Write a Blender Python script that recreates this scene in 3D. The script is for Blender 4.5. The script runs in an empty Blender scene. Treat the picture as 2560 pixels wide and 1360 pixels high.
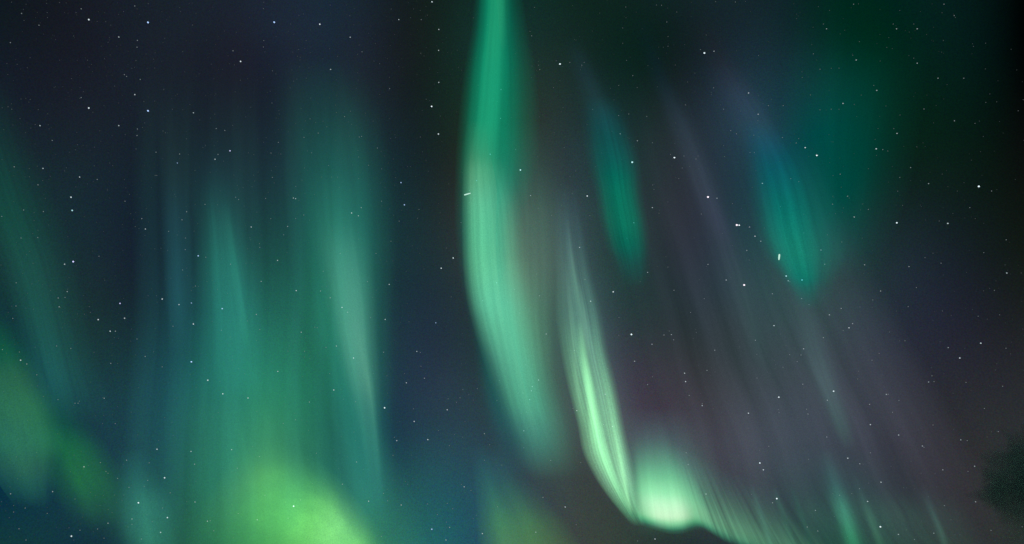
import bpy, math, random
import numpy as np

S = bpy.context.scene
COL = S.collection
# ---------------------------------------------------------------- camera, world, exposure
CAM_H, PITCH, LENS = 1.7, math.radians(38.0), 24.0
cam_d = bpy.data.cameras.new('camera')
cam_d.lens, cam_d.sensor_width, cam_d.clip_start, cam_d.clip_end = LENS, 36.0, 0.1, 30000.0
cam = bpy.data.objects.new('camera', cam_d)
COL.objects.link(cam)
cam.location = (0, 0, CAM_H)
cam.rotation_euler = (math.pi / 2 + PITCH, 0, 0)
S.camera = cam
w = bpy.data.worlds.new('World')
S.world = w
w.use_nodes = True
nt = w.node_tree
sky_tex = nt.nodes.new('ShaderNodeTexSky')
sky_tex.sky_type = 'NISHITA'
sky_tex.sun_disc = False
sky_tex.sun_elevation = math.radians(-18.0)          # deep night: the sun far below the horizon
sky_tex.sun_rotation = math.radians(180.0)
nt.links.new(sky_tex.outputs['Color'], nt.nodes['Background'].inputs['Color'])
nt.nodes['Background'].inputs['Strength'].default_value = 0.05
vs = S.view_settings
S.display_settings.display_device = 'sRGB'
vs.view_transform, vs.look, vs.exposure, vs.gamma, vs.use_curve_mapping = 'Standard', 'None', 0.0, 1.0, False
S.cycles.transparent_max_bounces = 160
S.cycles.max_bounces = 6
S.cycles.use_denoising = False
S.cycles.use_adaptive_sampling = False
S.cycles.volume_step_rate = 1.0
S.cycles.volume_bounces = 3
S.cycles.sample_clamp_indirect = 0.07
S.render.filter_size = 1.25

# ---------------------------------------------------------------- helpers
FPX = 2560 * LENS / 36.0            # focal length in photograph pixels
CAM = np.array([0.0, 0.0, CAM_H])
RIGHT = np.array([1.0, 0, 0])
FWD = np.array([0, math.cos(PITCH), math.sin(PITCH)])
UP = np.array([0, -math.sin(PITCH), math.cos(PITCH)])


def ray_dir(x, y):
    """unit direction in the world for a bearing read off the photograph"""
    x, y = np.asarray(x, float), np.asarray(y, float)
    d = FWD + RIGHT * ((x - 1280) / FPX)[..., None] - UP * ((y - 680) / FPX)[..., None]
    return d / np.linalg.norm(d, axis=-1, keepdims=True)


def lin(c):
    c = np.asarray(c, float) / 255.0
    return np.where(c <= 0.04045, c / 12.92, ((c + 0.055) / 1.055) ** 2.4)


def pchip(xs, ys, x):
    """monotone cubic interpolation (no overshoot), ys may be vectors"""
    xs, ys, x = np.asarray(xs, float), np.asarray(ys, float), np.asarray(x, float)
    one = ys.ndim == 1
    if one:
        ys = ys[:, None]
    h = np.diff(xs)[:, None]
    dl = np.diff(ys, axis=0) / h
    m = np.zeros_like(ys)
    if len(xs) > 2:
        a, b = dl[:-1], dl[1:]
        ok = a * b > 0
        w1, w2 = 2 * h[1:] + h[:-1], h[1:] + 2 * h[:-1]
        sa, sb = np.where(ok, a, 1), np.where(ok, b, 1)
        m[1:-1] = np.where(ok, (w1 + w2) / (w1 / sa + w2 / sb), 0)
    m[0], m[-1] = dl[0], dl[-1]
    i = np.clip(np.searchsorted(xs, x, side='right') - 1, 0, len(xs) - 2)
    t = ((x - xs[i]) / h[i, 0])[:, None]
    hh = h[i]
    r = ((1 + 2 * t) * (1 - t) ** 2 * ys[i] + t * (1 - t) ** 2 * hh * m[i]
         + t * t * (3 - 2 * t) * ys[i + 1] + t * t * (t - 1) * hh * m[i + 1])
    return r[:, 0] if one else r


def smooth_spline(xs, ys, x):
    """Catmull-Rom through the points, for outlines"""
    xs, ys, x = np.asarray(xs, float), np.asarray(ys, float), np.asarray(x, float)
    m = np.gradient(ys, xs, axis=0)
    h = np.diff(xs)[:, None]
    i = np.clip(np.searchsorted(xs, x, side='right') - 1, 0, len(xs) - 2)
    t = ((x - xs[i]) / h[i, 0])[:, None]
    hh = h[i]
    return ((1 + 2 * t) * (1 - t) ** 2 * ys[i] + t * (1 - t) ** 2 * hh * m[i]
            + t * t * (3 - 2 * t) * ys[i + 1] + t * t * (t - 1) * hh * m[i + 1])


class N:
    """tiny node-tree writer"""
    def __init__(self, tree):
        self.t = tree

    def add(self, typ, **kw):
        n = self.t.nodes.new(typ)
        for k, v in kw.items():
            setattr(n, k, v)
        return n

    def put(self, sock, val):
        if hasattr(val, 'is_output'):
            self.t.links.new(val, sock)
        else:
            sock.default_value = val

    def math(self, op, a, b=None, c=None):
        n = self.add('ShaderNodeMath', operation=op)
        for s, v in zip(n.inputs, (a, b, c)):
            if v is not None:
                self.put(s, v)
        return n.outputs[0]

    def vmath(self, op, a, b=None, out=0, scale=None):
        n = self.add('ShaderNodeVectorMath', operation=op)
        self.put(n.inputs[0], a)
        if b is not None:
            self.put(n.inputs[1], b)
        if scale is not None:
            self.put(n.inputs['Scale'], scale)
        return n.outputs[out]

    def combine(self, x, y, z):
        n = self.add('ShaderNodeCombineXYZ')
        for s, v in zip(n.inputs, (x, y, z)):
            self.put(s, v)
        return n.outputs[0]

    def noise(self, vec, scale=1.0, detail=0.0, rough=0.5):
        n = self.add('ShaderNodeTexNoise')
        self.put(n.inputs['Vector'], vec)
        n.inputs['Scale'].default_value = scale
        n.inputs['Detail'].default_value = detail
        n.inputs['Roughness'].default_value = rough
        return n.outputs[0]

    def ramp(self, fac, cols):
        """evenly spaced linear ramp of up to 32 colours, values kept under 1 by the returned scale"""
        cols = np.asarray(cols, float)
        if cols.ndim == 1:
            cols = np.repeat(cols[:, None], 3, 1)
        n = self.add('ShaderNodeValToRGB')
        cr = n.color_ramp
        cr.interpolation = 'LINEAR'
        k = len(cols)
        els = cr.elements
        while len(els) < k:
            els.new(0.5)
        for i in range(k):
            els[i].position = i / (k - 1)
        for i in range(k):
            els[i].color = (*cols[i], 1)
        self.put(n.inputs[0], fac)
        return n.outputs[0]


def mesh_obj(name, verts, faces, mat, parent=None, origin=None, uvs=None, smooth=True):
    verts = np.asarray(verts, float)
    if origin is None:
        origin = verts.mean(0) if parent is None else np.array(parent.location)
    me = bpy.data.meshes.new(name)
    me.from_pydata((verts - origin).tolist(), [], faces)
    if uvs is not None:
        lay = me.uv_layers.new(name='UVMap')
        idx = np.empty(len(me.loops), dtype=np.int32)
        me.loops.foreach_get('vertex_index', idx)
        lay.data.foreach_set('uv', np.asarray(uvs, np.float32)[idx].ravel())
    if smooth:
        me.polygons.foreach_set('use_smooth', [True] * len(me.polygons))
    me.materials.append(mat)
    o = bpy.data.objects.new(name, me)
    COL.objects.link(o)
    if parent is not None:
        o.parent = parent
        o.location = (0, 0, 0)
    else:
        o.location = origin
    return o


def tag(o, label=None, cat=None, group=None, kind=None):
    for k, v in (('label', label), ('category', cat), ('group', group), ('kind', kind)):
        if v:
            o[k] = v
    return o


# ---------------------------------------------------------------- the sky dome: airglow and thin light-polluted air
# each row: bearing x, bearing y of a soft patch of airglow, and its red, green, blue strength (x 10000)
AIRGLOW = '''
-120,-60,11,39,28 60,-60,-12,-2,12 240,-60,45,-18,5 420,-60,10,82,115 600,-60,14,-49,-42 780,-60,55,106,204
960,-60,-27,3,-14 1140,-60,42,43,9 1320,-60,-25,75,13 1500,-60,37,11,-6 1680,-60,13,86,99 1860,-60,62,119,180
2040,-60,-20,17,1 2220,-60,11,97,131 2400,-60,24,123,51 2580,-60,-35,-166,-151 -30,110,-28,42,1 150,110,-11,-55,-74
330,110,16,1,9 510,110,-19,97,94 690,110,48,-65,-81 870,110,-20,241,355 1050,110,40,-304,-403 1230,110,-19,320,441
1410,110,-9,-200,-211 1590,110,-28,154,125 1770,110,-37,-243,-265 1950,110,2,82,19 2130,110,-109,-373,-425 2310,110,48,201,267
2490,110,1,-108,-68 2670,110,-27,43,2 -120,280,68,6,157 60,280,-16,22,11 240,280,87,-14,53 420,280,-33,91,113
600,280,47,-125,-130 780,280,-83,31,52 960,280,136,-66,-53 1140,280,-140,173,140 1320,280,196,11,-161 1500,280,-12,218,359
1680,280,-54,-282,-523 1860,280,209,527,1005 2040,280,18,155,6 2220,280,25,27,-38 2400,280,-21,166,170 2580,280,8,-152,-166
-30,450,-48,-53,-38 150,450,-4,32,-74 330,450,15,28,46 510,450,-32,41,2 690,450,59,-127,45 870,450,7,410,293
1050,450,-34,-277,-91 1230,450,81,117,-58 1410,450,-51,-77,122 1590,450,21,305,253 1770,450,120,-231,-317 1950,450,-288,77,78
2130,450,63,-368,-300 2310,450,-32,178,138 2490,450,-35,-148,-208 2670,450,71,101,229 -120,620,54,123,54 60,620,-12,115,70
240,620,68,51,286 420,620,-52,-61,-107 600,620,71,49,69 780,620,-99,-26,-76 960,620,145,159,195 1140,620,-164,103,-13
1320,620,561,191,340 1500,620,-120,330,152 1680,620,68,-390,-261 1860,620,64,378,558 2040,620,-50,166,-164 2220,620,124,115,323
2400,620,-5,56,-12 2580,620,-48,-62,-132 -30,790,0,90,53 150,790,9,-25,-28 330,790,25,-74,-156 510,790,-50,-133,44
690,790,101,540,296 870,790,-87,-110,-107 1050,790,85,-68,156 1230,790,-108,80,-90 1410,790,-13,-143,12 1590,790,68,508,330
1770,790,-204,-444,-419 1950,790,179,377,318 2130,790,-29,-86,-121 2310,790,15,-21,219 2490,790,-17,-81,-147 2670,790,52,141,87
-120,960,7,131,324 60,960,-56,-53,-27 240,960,75,299,-117 420,960,-4,29,375 600,960,-70,-49,19 780,960,165,1070,297
960,960,-64,-201,123 1140,960,218,284,302 1320,960,-162,-10,-211 1500,960,330,63,471 1680,960,131,65,-24 1860,960,-355,-222,-379
2040,960,126,24,146 2220,960,64,93,43 2400,960,-23,33,25 2580,960,53,-13,37 -30,1130,-63,-169,193 150,1130,16,70,100
330,1130,109,215,354 510,1130,-55,31,40 690,1130,-38,-241,-267 870,1130,-124,-516,24 1050,1130,37,192,-52 1230,1130,65,-10,302
1410,1130,121,212,-87 1590,1130,27,58,238 1770,1130,403,285,350 1950,1130,55,138,254 2130,1130,39,86,57 2310,1130,65,19,26
2490,1130,34,133,36 2670,1130,57,-17,98 -120,1300,19,-19,74 60,1300,-34,-11,-143 240,1300,-42,-154,-172 420,1300,47,69,24
600,1300,92,772,216 780,1300,-131,-677,-16 960,1300,218,774,280 1140,1300,-137,116,456 1320,1300,85,68,49 1500,1300,-42,-29,-87
1680,1300,-89,0,-40 1860,1300,166,9,118 2040,1300,-244,6,-143 2220,1300,-78,-229,-119 2400,1300,3,-178,-52 2580,1300,71,200,70
-30,1470,96,436,192 150,1470,-6,215,192 330,1470,-50,-478,82 510,1470,44,194,110 690,1470,-13,408,-4 870,1470,102,556,30
1050,1470,103,607,556 1230,1470,-166,-322,54 1410,1470,505,485,284 1590,1470,-15,96,153 1770,1470,-48,42,-119 1950,1470,-39,-99,10
2130,1470,150,400,252 2310,1470,99,-24,124 2490,1470,31,48,45 2670,1470,73,237,105
'''
SKY_BASE = lin([8, 16, 19])


def sky_material():
    pts = np.array([[float(q) for q in r.split(',')] for r in AIRGLOW.split()])
    dirs = ray_dir(pts[:, 0], pts[:, 1])
    Wt = pts[:, 2:] / 10000.0
    K = 130.0
    m = bpy.data.materials.new('night_sky')
    m.use_nodes = True
    t = m.node_tree
    t.nodes.clear()
    n = N(t)
    pos = n.add('ShaderNodeTexCoord').outputs['Object']
    d = n.vmath('NORMALIZE', pos)
    acc = tuple(SKY_BASE)
    d0 = d
    for q, (c, wv) in enumerate(zip(dirs, Wt)):
        if q % 4 == 0 and q:                          # keeps the shader compiler from holding every lobe at once
            nd = n.add('ShaderNodeVectorMath', operation='MULTIPLY_ADD')
            n.put(nd.inputs[0], acc)
            nd.inputs[1].default_value = (1e-9, 1e-9, 1e-9)
            n.put(nd.inputs[2], d0)
            d = nd.outputs[0]
        dot = n.vmath('DOT_PRODUCT', d, tuple(c), out='Value')
        g = n.math('POWER', math.e, n.math('MULTIPLY_ADD', dot, K, -K))
        node = n.add('ShaderNodeVectorMath', operation='MULTIPLY_ADD')
        n.put(node.inputs[0], g)
        node.inputs[1].default_value = tuple(wv)
        n.put(node.inputs[2], acc)
        acc = node.outputs[0]
    d = d0
    acc = n.vmath('MAXIMUM', acc, (0.0002, 0.0006, 0.0007))
    # film grain put into the sky colour and slow unevenness of the airglow
    fine = n.add('ShaderNodeTexNoise')
    n.put(fine.inputs['Vector'], d)
    fine.inputs['Scale'].default_value = 640.0
    fine.inputs['Detail'].default_value = 1.0
    gr = n.add('ShaderNodeVectorMath', operation='MULTIPLY_ADD')
    n.put(gr.inputs[0], fine.outputs['Color'])
    gr.inputs[1].default_value = (1.2, 1.05, 1.2)
    gr.inputs[2].default_value = (0.4, 0.475, 0.4)
    slow = n.noise(d, 9.0, 3.0)
    f = n.math('MULTIPLY_ADD', slow, 0.24, 0.88)
    acc = n.vmath('MULTIPLY', n.vmath('SCALE', acc, scale=f), gr.outputs[0])
    e = n.add('ShaderNodeEmission')
    n.put(e.inputs['Color'], acc)
    e.inputs['Strength'].default_value = 1.0
    m.cycles.emission_sampling = 'NONE'
    o = n.add('ShaderNodeOutputMaterial')
    t.links.new(e.outputs[0], o.inputs['Surface'])
    return m


def build_sky():
    R, nu, nv = 9000.0, 96, 40
    vs_, fs = [], []
    for j in range(nv + 1):
        el = math.radians(-12 + 102 * j / nv)
        for i in range(nu):
            a = 2 * math.pi * i / nu
            vs_.append((R * math.cos(el) * math.sin(a), R * math.cos(el) * math.cos(a), CAM_H + R * math.sin(el)))
    for j in range(nv):
        for i in range(nu):
            a, b = j * nu + i, j * nu + (i + 1) % nu
            fs.append((a, b, b + nu, a + nu))
    o = mesh_obj('sky', vs_, fs, sky_material(), origin=CAM)
    tag(o, kind='structure')


def build_ground():
    m = bpy.data.materials.new('dark_moorland')
    m.use_nodes = True
    n = N(m.node_tree)
    b = m.node_tree.nodes['Principled BSDF']
    pos = n.add('ShaderNodeTexCoord').outputs['Object']
    f = n.noise(pos, 0.4, 6.0, 0.6)
    n.put(b.inputs['Base Color'], n.ramp(f, np.array([[.02, .025, .015], [.05, .055, .03], [.09, .085, .06]])))
    b.inputs['Roughness'].default_value = 0.95
    vs_, fs = [(0, 0, 0)], []
    k = 96
    rs = (30, 200, 1200, 8600)
    for r in rs:
        for i in range(k):
            a = 2 * math.pi * i / k
            h = 0.0 if r < 100 else 0.004 * r * math.sin(3 * a + r) * 0.4
            vs_.append((r * math.sin(a), r * math.cos(a), h))
    for i in range(k):
        fs.append((0, 1 + (i + 1) % k, 1 + i))
    for q in range(len(rs) - 1):
        for i in range(k):
            a, b2 = 1 + q * k + i, 1 + q * k + (i + 1) % k
            fs.append((a, b2, b2 + k, a + k))
    tag(mesh_obj('ground', vs_, fs, m, origin=np.zeros(3)), kind='structure')


# ---------------------------------------------------------------- aurora: glowing sheets of thin air, each a closed
# lens-shaped shell standing in the sky; light is added to whatever lies behind it
SEED = [0]


def aurora_material(name, colours, across, rays=(14, 1.2, 0.25), mottle=0.25, warp=0.03, dim=None):
    """colours: linear RGB along v; across: scalar or RGB profile over u; rays: (frequency in u, in v, strength)"""
    SEED[0] += 1
    seed = 7.31 * SEED[0]
    k = len(colours)
    al = pchip(np.arange(k), np.array(colours), np.linspace(0, k - 1, 32))
    ac = np.array(across, float)
    pr = pchip(ac[:, 0], ac[:, 1:], np.linspace(0, 1, 32))
    m = bpy.data.materials.new(name)
    m.use_nodes = True
    t = m.node_tree
    t.nodes.clear()
    n = N(t)
    tc = n.add('ShaderNodeTexCoord')
    sep = n.add('ShaderNodeSeparateXYZ')
    t.links.new(tc.outputs['UV'], sep.inputs[0])
    u, v = sep.outputs[0], sep.outputs[1]
    wob = n.noise(n.combine(n.math('MULTIPLY', u, 1.5), n.math('MULTIPLY', v, 3.0), seed), 1.0, 2.0)
    u2 = n.math('MULTIPLY_ADD', n.math('SUBTRACT', wob, 0.5), 2 * warp, u)
    cu = n.ramp(u2, pr if pr.shape[1] == 3 else pr[:, 0])
    cv = n.ramp(v, al)
    ku, kv, amp = rays
    r1 = n.noise(n.combine(n.math('MULTIPLY', u2, ku), n.math('MULTIPLY', v, kv), seed + 3), 1.0, 3.0, 0.6)
    ray = n.math('MULTIPLY_ADD', n.math('SUBTRACT', r1, 0.5), 4 * amp, 1.0)
    gr = n.noise(tc.outputs['Object'], 1.15, 1.0)
    mot = n.math('MULTIPLY_ADD', n.math('SUBTRACT', gr, 0.5), 4 * mottle, 1.0)
    f = n.math('MAXIMUM', n.math('MULTIPLY', ray, mot), 0.0)
    col = n.vmath('SCALE', n.vmath('MULTIPLY', cu, cv), scale=f)
    e = n.add('ShaderNodeEmission')
    n.put(e.inputs['Color'], col)
    e.inputs['Strength'].default_value = 0.5          # front and back of the shell each give half
    tr = n.add('ShaderNodeBsdfTransparent')
    if dim is not None:                                # invented colour filter, not glow: takes mostly red from the light behind
        lum = pchip(np.arange(k), np.array(colours).max(1) / np.array(colours).max(), np.linspace(0, k - 1, 32))
        mx = n.add('ShaderNodeMix', data_type='RGBA')
        n.put(mx.inputs[0], n.math('MULTIPLY', cu, n.ramp(v, np.clip(lum * 1.3, 0, 1))))
        mx.inputs[6].default_value = (1, 1, 1, 1)
        mx.inputs[7].default_value = (*np.sqrt(dim), 1)
        n.put(tr.inputs[0], mx.outputs[2])
    ad = n.add('ShaderNodeAddShader')
    t.links.new(tr.outputs[0], ad.inputs[0])
    t.links.new(e.outputs[0], ad.inputs[1])
    m.cycles.emission_sampling = 'NONE'
    o = n.add('ShaderNodeOutputMaterial')
    t.links.new(ad.outputs[0], o.inputs['Surface'])
    return m


SOFT = [(0, 0), (.15, .12), (.32, .6), (.5, 1), (.68, .6), (.85, .12), (1, 0)]


def sheet(name, rows, bg, dist=500.0, across=SOFT, thick=10.0, gain=1.0, parent=None, res=(72, 28), lean=0.0, **kw):
    """rows: (y, x_left, x_right, colour) or (xa, ya, xb, yb, colour); the sheet stands at horizontal distance dist"""
    rg, cols = [], []
    for r in rows:
        if len(r) == 4:
            rg.append((r[1], r[0], r[2], r[0]))
        else:
            rg.append(r[:4])
        c = r[-1]
        cols.append(np.zeros(3) if c is None else np.maximum(lin(c) - lin(bg), 0) * gain)
    rg = np.array(rg, float)
    k = len(rg)
    nv, nu = res
    p = smooth_spline(np.arange(k), rg, np.linspace(0, k - 1, nv + 1))
    verts, uvs, faces = [], [], []
    for side in (-1, 1):
        for j in range(nv + 1):
            v = j / nv
            for i in range(nu + 1):
                u = i / nu
                x = p[j, 0] + (p[j, 2] - p[j, 0]) * u
                y = p[j, 1] + (p[j, 3] - p[j, 1]) * u
                d = ray_dir(x, y)
                hz = math.hypot(d[0], d[1])
                bulge = thick * math.sqrt(max(0, math.sin(math.pi * u) * math.sin(math.pi * v)))
                fold = 6.0 * math.sin(5 * u + 2.0 * v + k) + lean * (u - .5)
                L = (dist + fold + side * bulge) / hz
                verts.append(CAM + d * L)
                uvs.append((u, v))
    n1 = (nv + 1) * (nu + 1)
    for j in range(nv):
        for i in range(nu):
            a = j * (nu + 1) + i
            q = (a, a + 1, a + nu + 2, a + nu + 1)
            faces.append(q)
            faces.append(tuple(x + n1 for x in reversed(q)))
    # close the rim
    rim = [(0, i) for i in range(nu)] + [(j, nu) for j in range(nv)] + [(nv, i) for i in range(nu, 0, -1)] + [(j, 0) for j in range(nv, 0, -1)]
    ids = [j * (nu + 1) + i for j, i in rim]
    V = np.array(verts)
    me_merge = {b + n1: b for b in ids}                # rim vertices of both sides coincide: share them
    faces = [tuple(me_merge.get(x, x) for x in f) for f in faces]
    used = sorted({x for f in faces for x in f})
    re = {x: i for i, x in enumerate(used)}
    faces = [tuple(re[x] for x in f) for f in faces]
    mat = aurora_material(name + '_light', cols, across, **kw)
    return mesh_obj(name, V[used], faces, mat, parent=parent, uvs=np.array(uvs)[used])


def thing(name, x, y, dist, label, cat, group=None):
    o = bpy.data.objects.new(name, None)
    COL.objects.link(o)
    d = ray_dir(x, y)
    o.location = CAM + d * dist / math.hypot(d[0], d[1])
    o.empty_display_size = 10
    return tag(o, label, cat, group)


AUR = 'bands and patches of green aurora'


def solo(label, name, rows, bg, cat='aurora', **kw):
    return tag(sheet(name, rows, bg, **kw), label, cat, AUR)


def build_aurora():
    X = None
    # ---- the tall bright curtain in the middle
    t = thing('aurora_curtain', 1340, 1180, 520, 'brightest tall green curtain curving down from the top edge just left of centre', 'aurora', AUR)
    bg = (20, 36, 34)
    sheet('green_fringe', [(-60,1188,1300,(14,104,80)),(60,1178,1318,(14,108,82)),(200,1154,1345,(16,118,88)),(340,1140,1352,(14,120,90)),
          (450,1136,1342,(14,116,90)),(560,1136,1310,(18,108,88)),(700,1148,1315,(20,96,82)),(850,1178,1350,(20,86,76)),
          (1000,1196,1410,(24,80,74)),(1110,1225,1440,(24,62,62)),(1190,1245,1440,X)], bg, dist=524,
          across=[(0,0),(.07,.18),(.16,.6),(.3,.95),(.5,1),(.66,.72),(.82,.28),(1,0)], thick=14, parent=t, rays=(9,.8,.16), dim=(.25,.9,.95))
    sheet('upper_core', [(-60,1202,1276,(38,150,108)),(60,1196,1278,(40,152,110)),(200,1178,1274,(36,148,110)),(300,1166,1268,(36,148,110)),
          (400,1148,1258,(40,140,104)),(500,1140,1262,(32,104,80)),(600,1140,1270,X)], (20,110,84), dist=521,
          across=[(0,0),(.15,.25),(.35,.85),(.55,1),(.72,.75),(.86,.2),(1,0)], thick=8, parent=t, rays=(10,.6,.14))
    sheet('lower_core', [(300,1160,1262,X),(380,1158,1266,(52,90,72)),(440,1156,1284,(90,138,106)),(520,1154,1304,(102,174,132)),(640,1154,1320,(102,180,132)),
          (740,1164,1334,(94,172,132)),(830,1184,1350,(74,136,108)),(920,1212,1364,(52,96,82)),(1010,1240,1380,(34,74,66)),(1090,1262,1400,X)], (22,80,66), dist=518,
          across=[(0,0),(.08,.28),(.17,.82),(.28,1),(.42,.86),(.58,.66),(.74,.36),(.88,.12),(1,0)], thick=9, parent=t, rays=(13,.8,.24))
    sheet('lower_body', [(640,1160,1366,X),(730,1170,1378,(60,108,90)),(820,1184,1382,(68,130,102)),(910,1208,1386,(74,142,110)),(1000,1236,1398,(72,138,108)),
          (1065,1254,1424,(60,112,94)),(1120,1272,1444,(50,94,82)),(1180,1290,1464,(45,80,74)),(1240,1306,1482,(42,73,69)),(1310,1322,1500,X)], (40,70,66), dist=519,
          across=[(0,0),(.12,.22),(.28,.8),(.44,1),(.6,.84),(.76,.48),(.9,.14),(1,0)], thick=9, parent=t, rays=(13,.6,.24))
    sheet('pale_veil', [(300,1215,1400,X),(420,1200,1420,(40,76,72)),(560,1190,1440,(58,102,90)),(700,1190,1445,(74,116,100)),(820,1205,1440,(74,120,102)),
          (940,1240,1445,(70,116,98)),(1060,1270,1470,(60,104,90)),(1200,1290,1490,X)], (36,54,58), dist=530, thick=16, parent=t,
          across=[(0,0),(.15,.4),(.35,1),(.55,.9),(.75,.5),(.9,.15),(1,0)], rays=(10,.8,.18))
    # ---- the hooked curtain right of it: a rayed band falling into a bright fold
    t = thing('aurora_curtain', 1680, 1320, 470, 'rayed green curtain hooking at its foot into a glaring pale fold', 'aurora', AUR)
    bg = (52, 74, 76)
    sheet('soft_halo', [(440,1350,1470,X),(600,1350,1510,(58,84,88)),(760,1356,1552,(68,100,100)),(900,1370,1580,(76,110,108)),(1040,1400,1612,(78,112,108)),(1160,1440,1640,(72,108,104)),(1260,1510,1660,(60,94,90)),(1340,1570,1680,X)], bg, dist=482,
          thick=8, parent=t, rays=(10,.6,.2))
    sheet('rayed_band', [(460,1384,1444,X),(570,1384,1462,(58,88,90)),(680,1388,1480,(72,108,102)),(780,1388,1506,(80,126,112)),(880,1400,1522,(102,168,132)),
          (970,1418,1544,(120,198,148)),(1060,1442,1562,(132,216,158)),(1130,1456,1578,(142,220,166)),(1190,1484,1590,(138,206,162)),(1240,1518,1598,(122,190,148)),
          (1280,1550,1606,(92,160,124)),(1315,1580,1616,X)], bg, dist=478,
          across=[(0,0),(.07,.22),(.17,.46),(.32,.66),(.46,.86),(.56,.46),(.66,.5),(.78,.66),(.89,.26),(1,0)], thick=7, parent=t, rays=(24,.5,.42), warp=.03)
    sheet('bright_ray', [(800,1438,1460,X),(880,1444,1472,(92,142,108)),(960,1456,1486,(126,194,142)),(1030,1466,1498,(132,202,148)),(1100,1472,1516,(116,188,138)),
          (1160,1492,1540,(108,176,128)),(1215,1522,1560,(96,160,118)),(1272,1556,1580,X)], bg, dist=475, across=[(0,0),(.25,.5),(.5,1),(.75,.5),(1,0)], thick=3,
          parent=t, rays=(5,.6,.3), mottle=.05)
    sheet('bright_ray', [(940,1496,1520,X),(1040,1510,1540,(72,104,92)),(1120,1526,1556,(100,152,118)),(1190,1542,1568,(126,188,142)),(1240,1556,1576,(120,180,136)),
          (1285,1570,1586,X)], bg, dist=474, across=[(0,0),(.3,.5),(.6,1),(.85,.4),(1,0)], thick=3, parent=t, rays=(5,.6,.25), mottle=.05)
    sheet('fine_ray', [(540,1408,1424,X),(640,1416,1438,(68,98,94)),(740,1430,1456,(74,112,100)),(820,1444,1472,(74,106,98)),(900,1462,1484,X)], bg, dist=476,
          across=[(0,0),(.3,.5),(.55,1),(.8,.4),(1,0)], thick=2.5, parent=t, rays=(4,.6,.3), mottle=.05)
    sheet('fine_ray', [(640,1404,1420,X),(740,1412,1432,(64,92,88)),(860,1422,1444,(74,108,96)),(980,1432,1458,(78,112,98)),(1080,1450,1474,X)], bg, dist=477,
          across=[(0,0),(.3,.5),(.55,1),(.8,.4),(1,0)], thick=2.5, parent=t, rays=(4,.6,.3), mottle=.05)
    sheet('fine_ray', [(700,1440,1456,X),(800,1456,1474,(72,106,98)),(900,1472,1498,(70,100,96)),(1010,1492,1520,(66,94,92)),(1100,1510,1530,X)], bg, dist=476,
          across=[(0,0),(.3,.5),(.55,1),(.8,.4),(1,0)], thick=2.5, parent=t, rays=(4,.6,.3), mottle=.05)
    fold = [(1530,1110,1556,1276),(1550,1090,1574,1296),(1570,1072,1594,1310),(1586,1062,1607,1317),(1602,1054,1628,1324),(1622,1048,1654,1331),(1642,1050,1682,1337),
            (1660,1058,1708,1334),(1676,1072,1731,1328),(1690,1092,1754,1326),(1702,1106,1776,1334),(1716,1120,1796,1342)]
    gains = [0,.08,.2,.62,.92,.98,.98,.93,.6,.36,.18,0]
    hgt = [(0,0,0,0),(.12,.004,.014,.012),(.22,.010,.05,.03),(.34,.032,.15,.075),(.46,.075,.32,.145),(.56,.14,.50,.22),(.64,.20,.65,.29),(.71,.27,.72,.35),(.78,.31,.74,.38),
           (.85,.30,.73,.37),(.89,.18,.62,.28),(.925,.05,.38,.17),(.96,.012,.09,.05),(1,0,0,0)]
    sheet('fold_halo', [(1020,1546,1750,X),(1090,1540,1784,(72,94,97)),(1150,1544,1800,(79,114,108)),(1210,1552,1806,(82,126,112)),(1262,1562,1800,(70,114,98)),(1306,1578,1786,(50,84,76)),(1350,1596,1770,X)], (62,72,78), dist=480, thick=8, parent=t,
          across=[(0,0),(.12,.3),(.28,.85),(.5,1),(.68,.8),(.85,.28),(1,0)], rays=(10,.5,.18))
    fold_sheet('bright_fold', [(*f, g) for f, g in zip(fold, gains)], hgt, t, 470, (.8, 26, .10))
    sheet('white_core', [(1196,1590,1712,X),(1230,1594,1722,(70,62,66)),(1262,1600,1732,(128,104,112)),(1288,1606,1738,(144,112,122)),(1306,1616,1736,(96,78,84)),(1324,1630,1726,X)], (0,0,0), dist=469, thick=4, parent=t,
          across=[(0,0),(.12,.3),(.3,.9),(.5,1),(.7,.9),(.88,.3),(1,0)], rays=(6,.5,.12), mottle=.05)
    tail = [(1660,1130,1716,1318),(1686,1110,1748,1318),(1702,1116,1776,1334),(1722,1126,1806,1352),(1748,1140,1846,1370),(1782,1156,1890,1386),(1822,1172,1944,1402),(1872,1190,2004,1416),(1926,1206,2064,1428),(1984,1220,2120,1436)]
    gains = [0,.5,.82,.84,.76,.64,.5,.36,.26,0]
    hgt = [(0,0,0,0),(.2,.012,.04,.032),(.4,.035,.11,.068),(.6,.07,.22,.12),(.76,.10,.31,.16),(.85,.09,.32,.16),(.92,.035,.2,.1),(.97,.006,.06,.03),(1,0,0,0)]
    fold_sheet('trailing_rays', [(*f, g) for f, g in zip(tail, gains)], hgt, t, 474, (.6, 26, .5))
    # ---- left of centre
    t = thing('aurora_curtain', 940, 1230, 560, 'broad soft teal green curtain with one pale streak, left of the dark gap', 'aurora', AUR)
    bg = (28, 58, 62)
    sheet('broad_veil', [(140,680,900,X),(300,690,960,(30,74,72)),(450,705,985,(32,90,83)),(560,715,990,(34,98,88)),(680,730,990,(38,104,92)),(800,750,985,(38,104,92)),(920,790,985,(36,100,88)),
          (1060,830,985,(36,100,88)),(1200,860,990,(34,92,86)),(1330,880,1000,X)], bg, dist=566, thick=18, parent=t,
          across=[(0,0),(.12,.25),(.3,.8),(.5,1),(.7,.75),(.84,.3),(1,0)], rays=(11,.5,.17))
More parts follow.
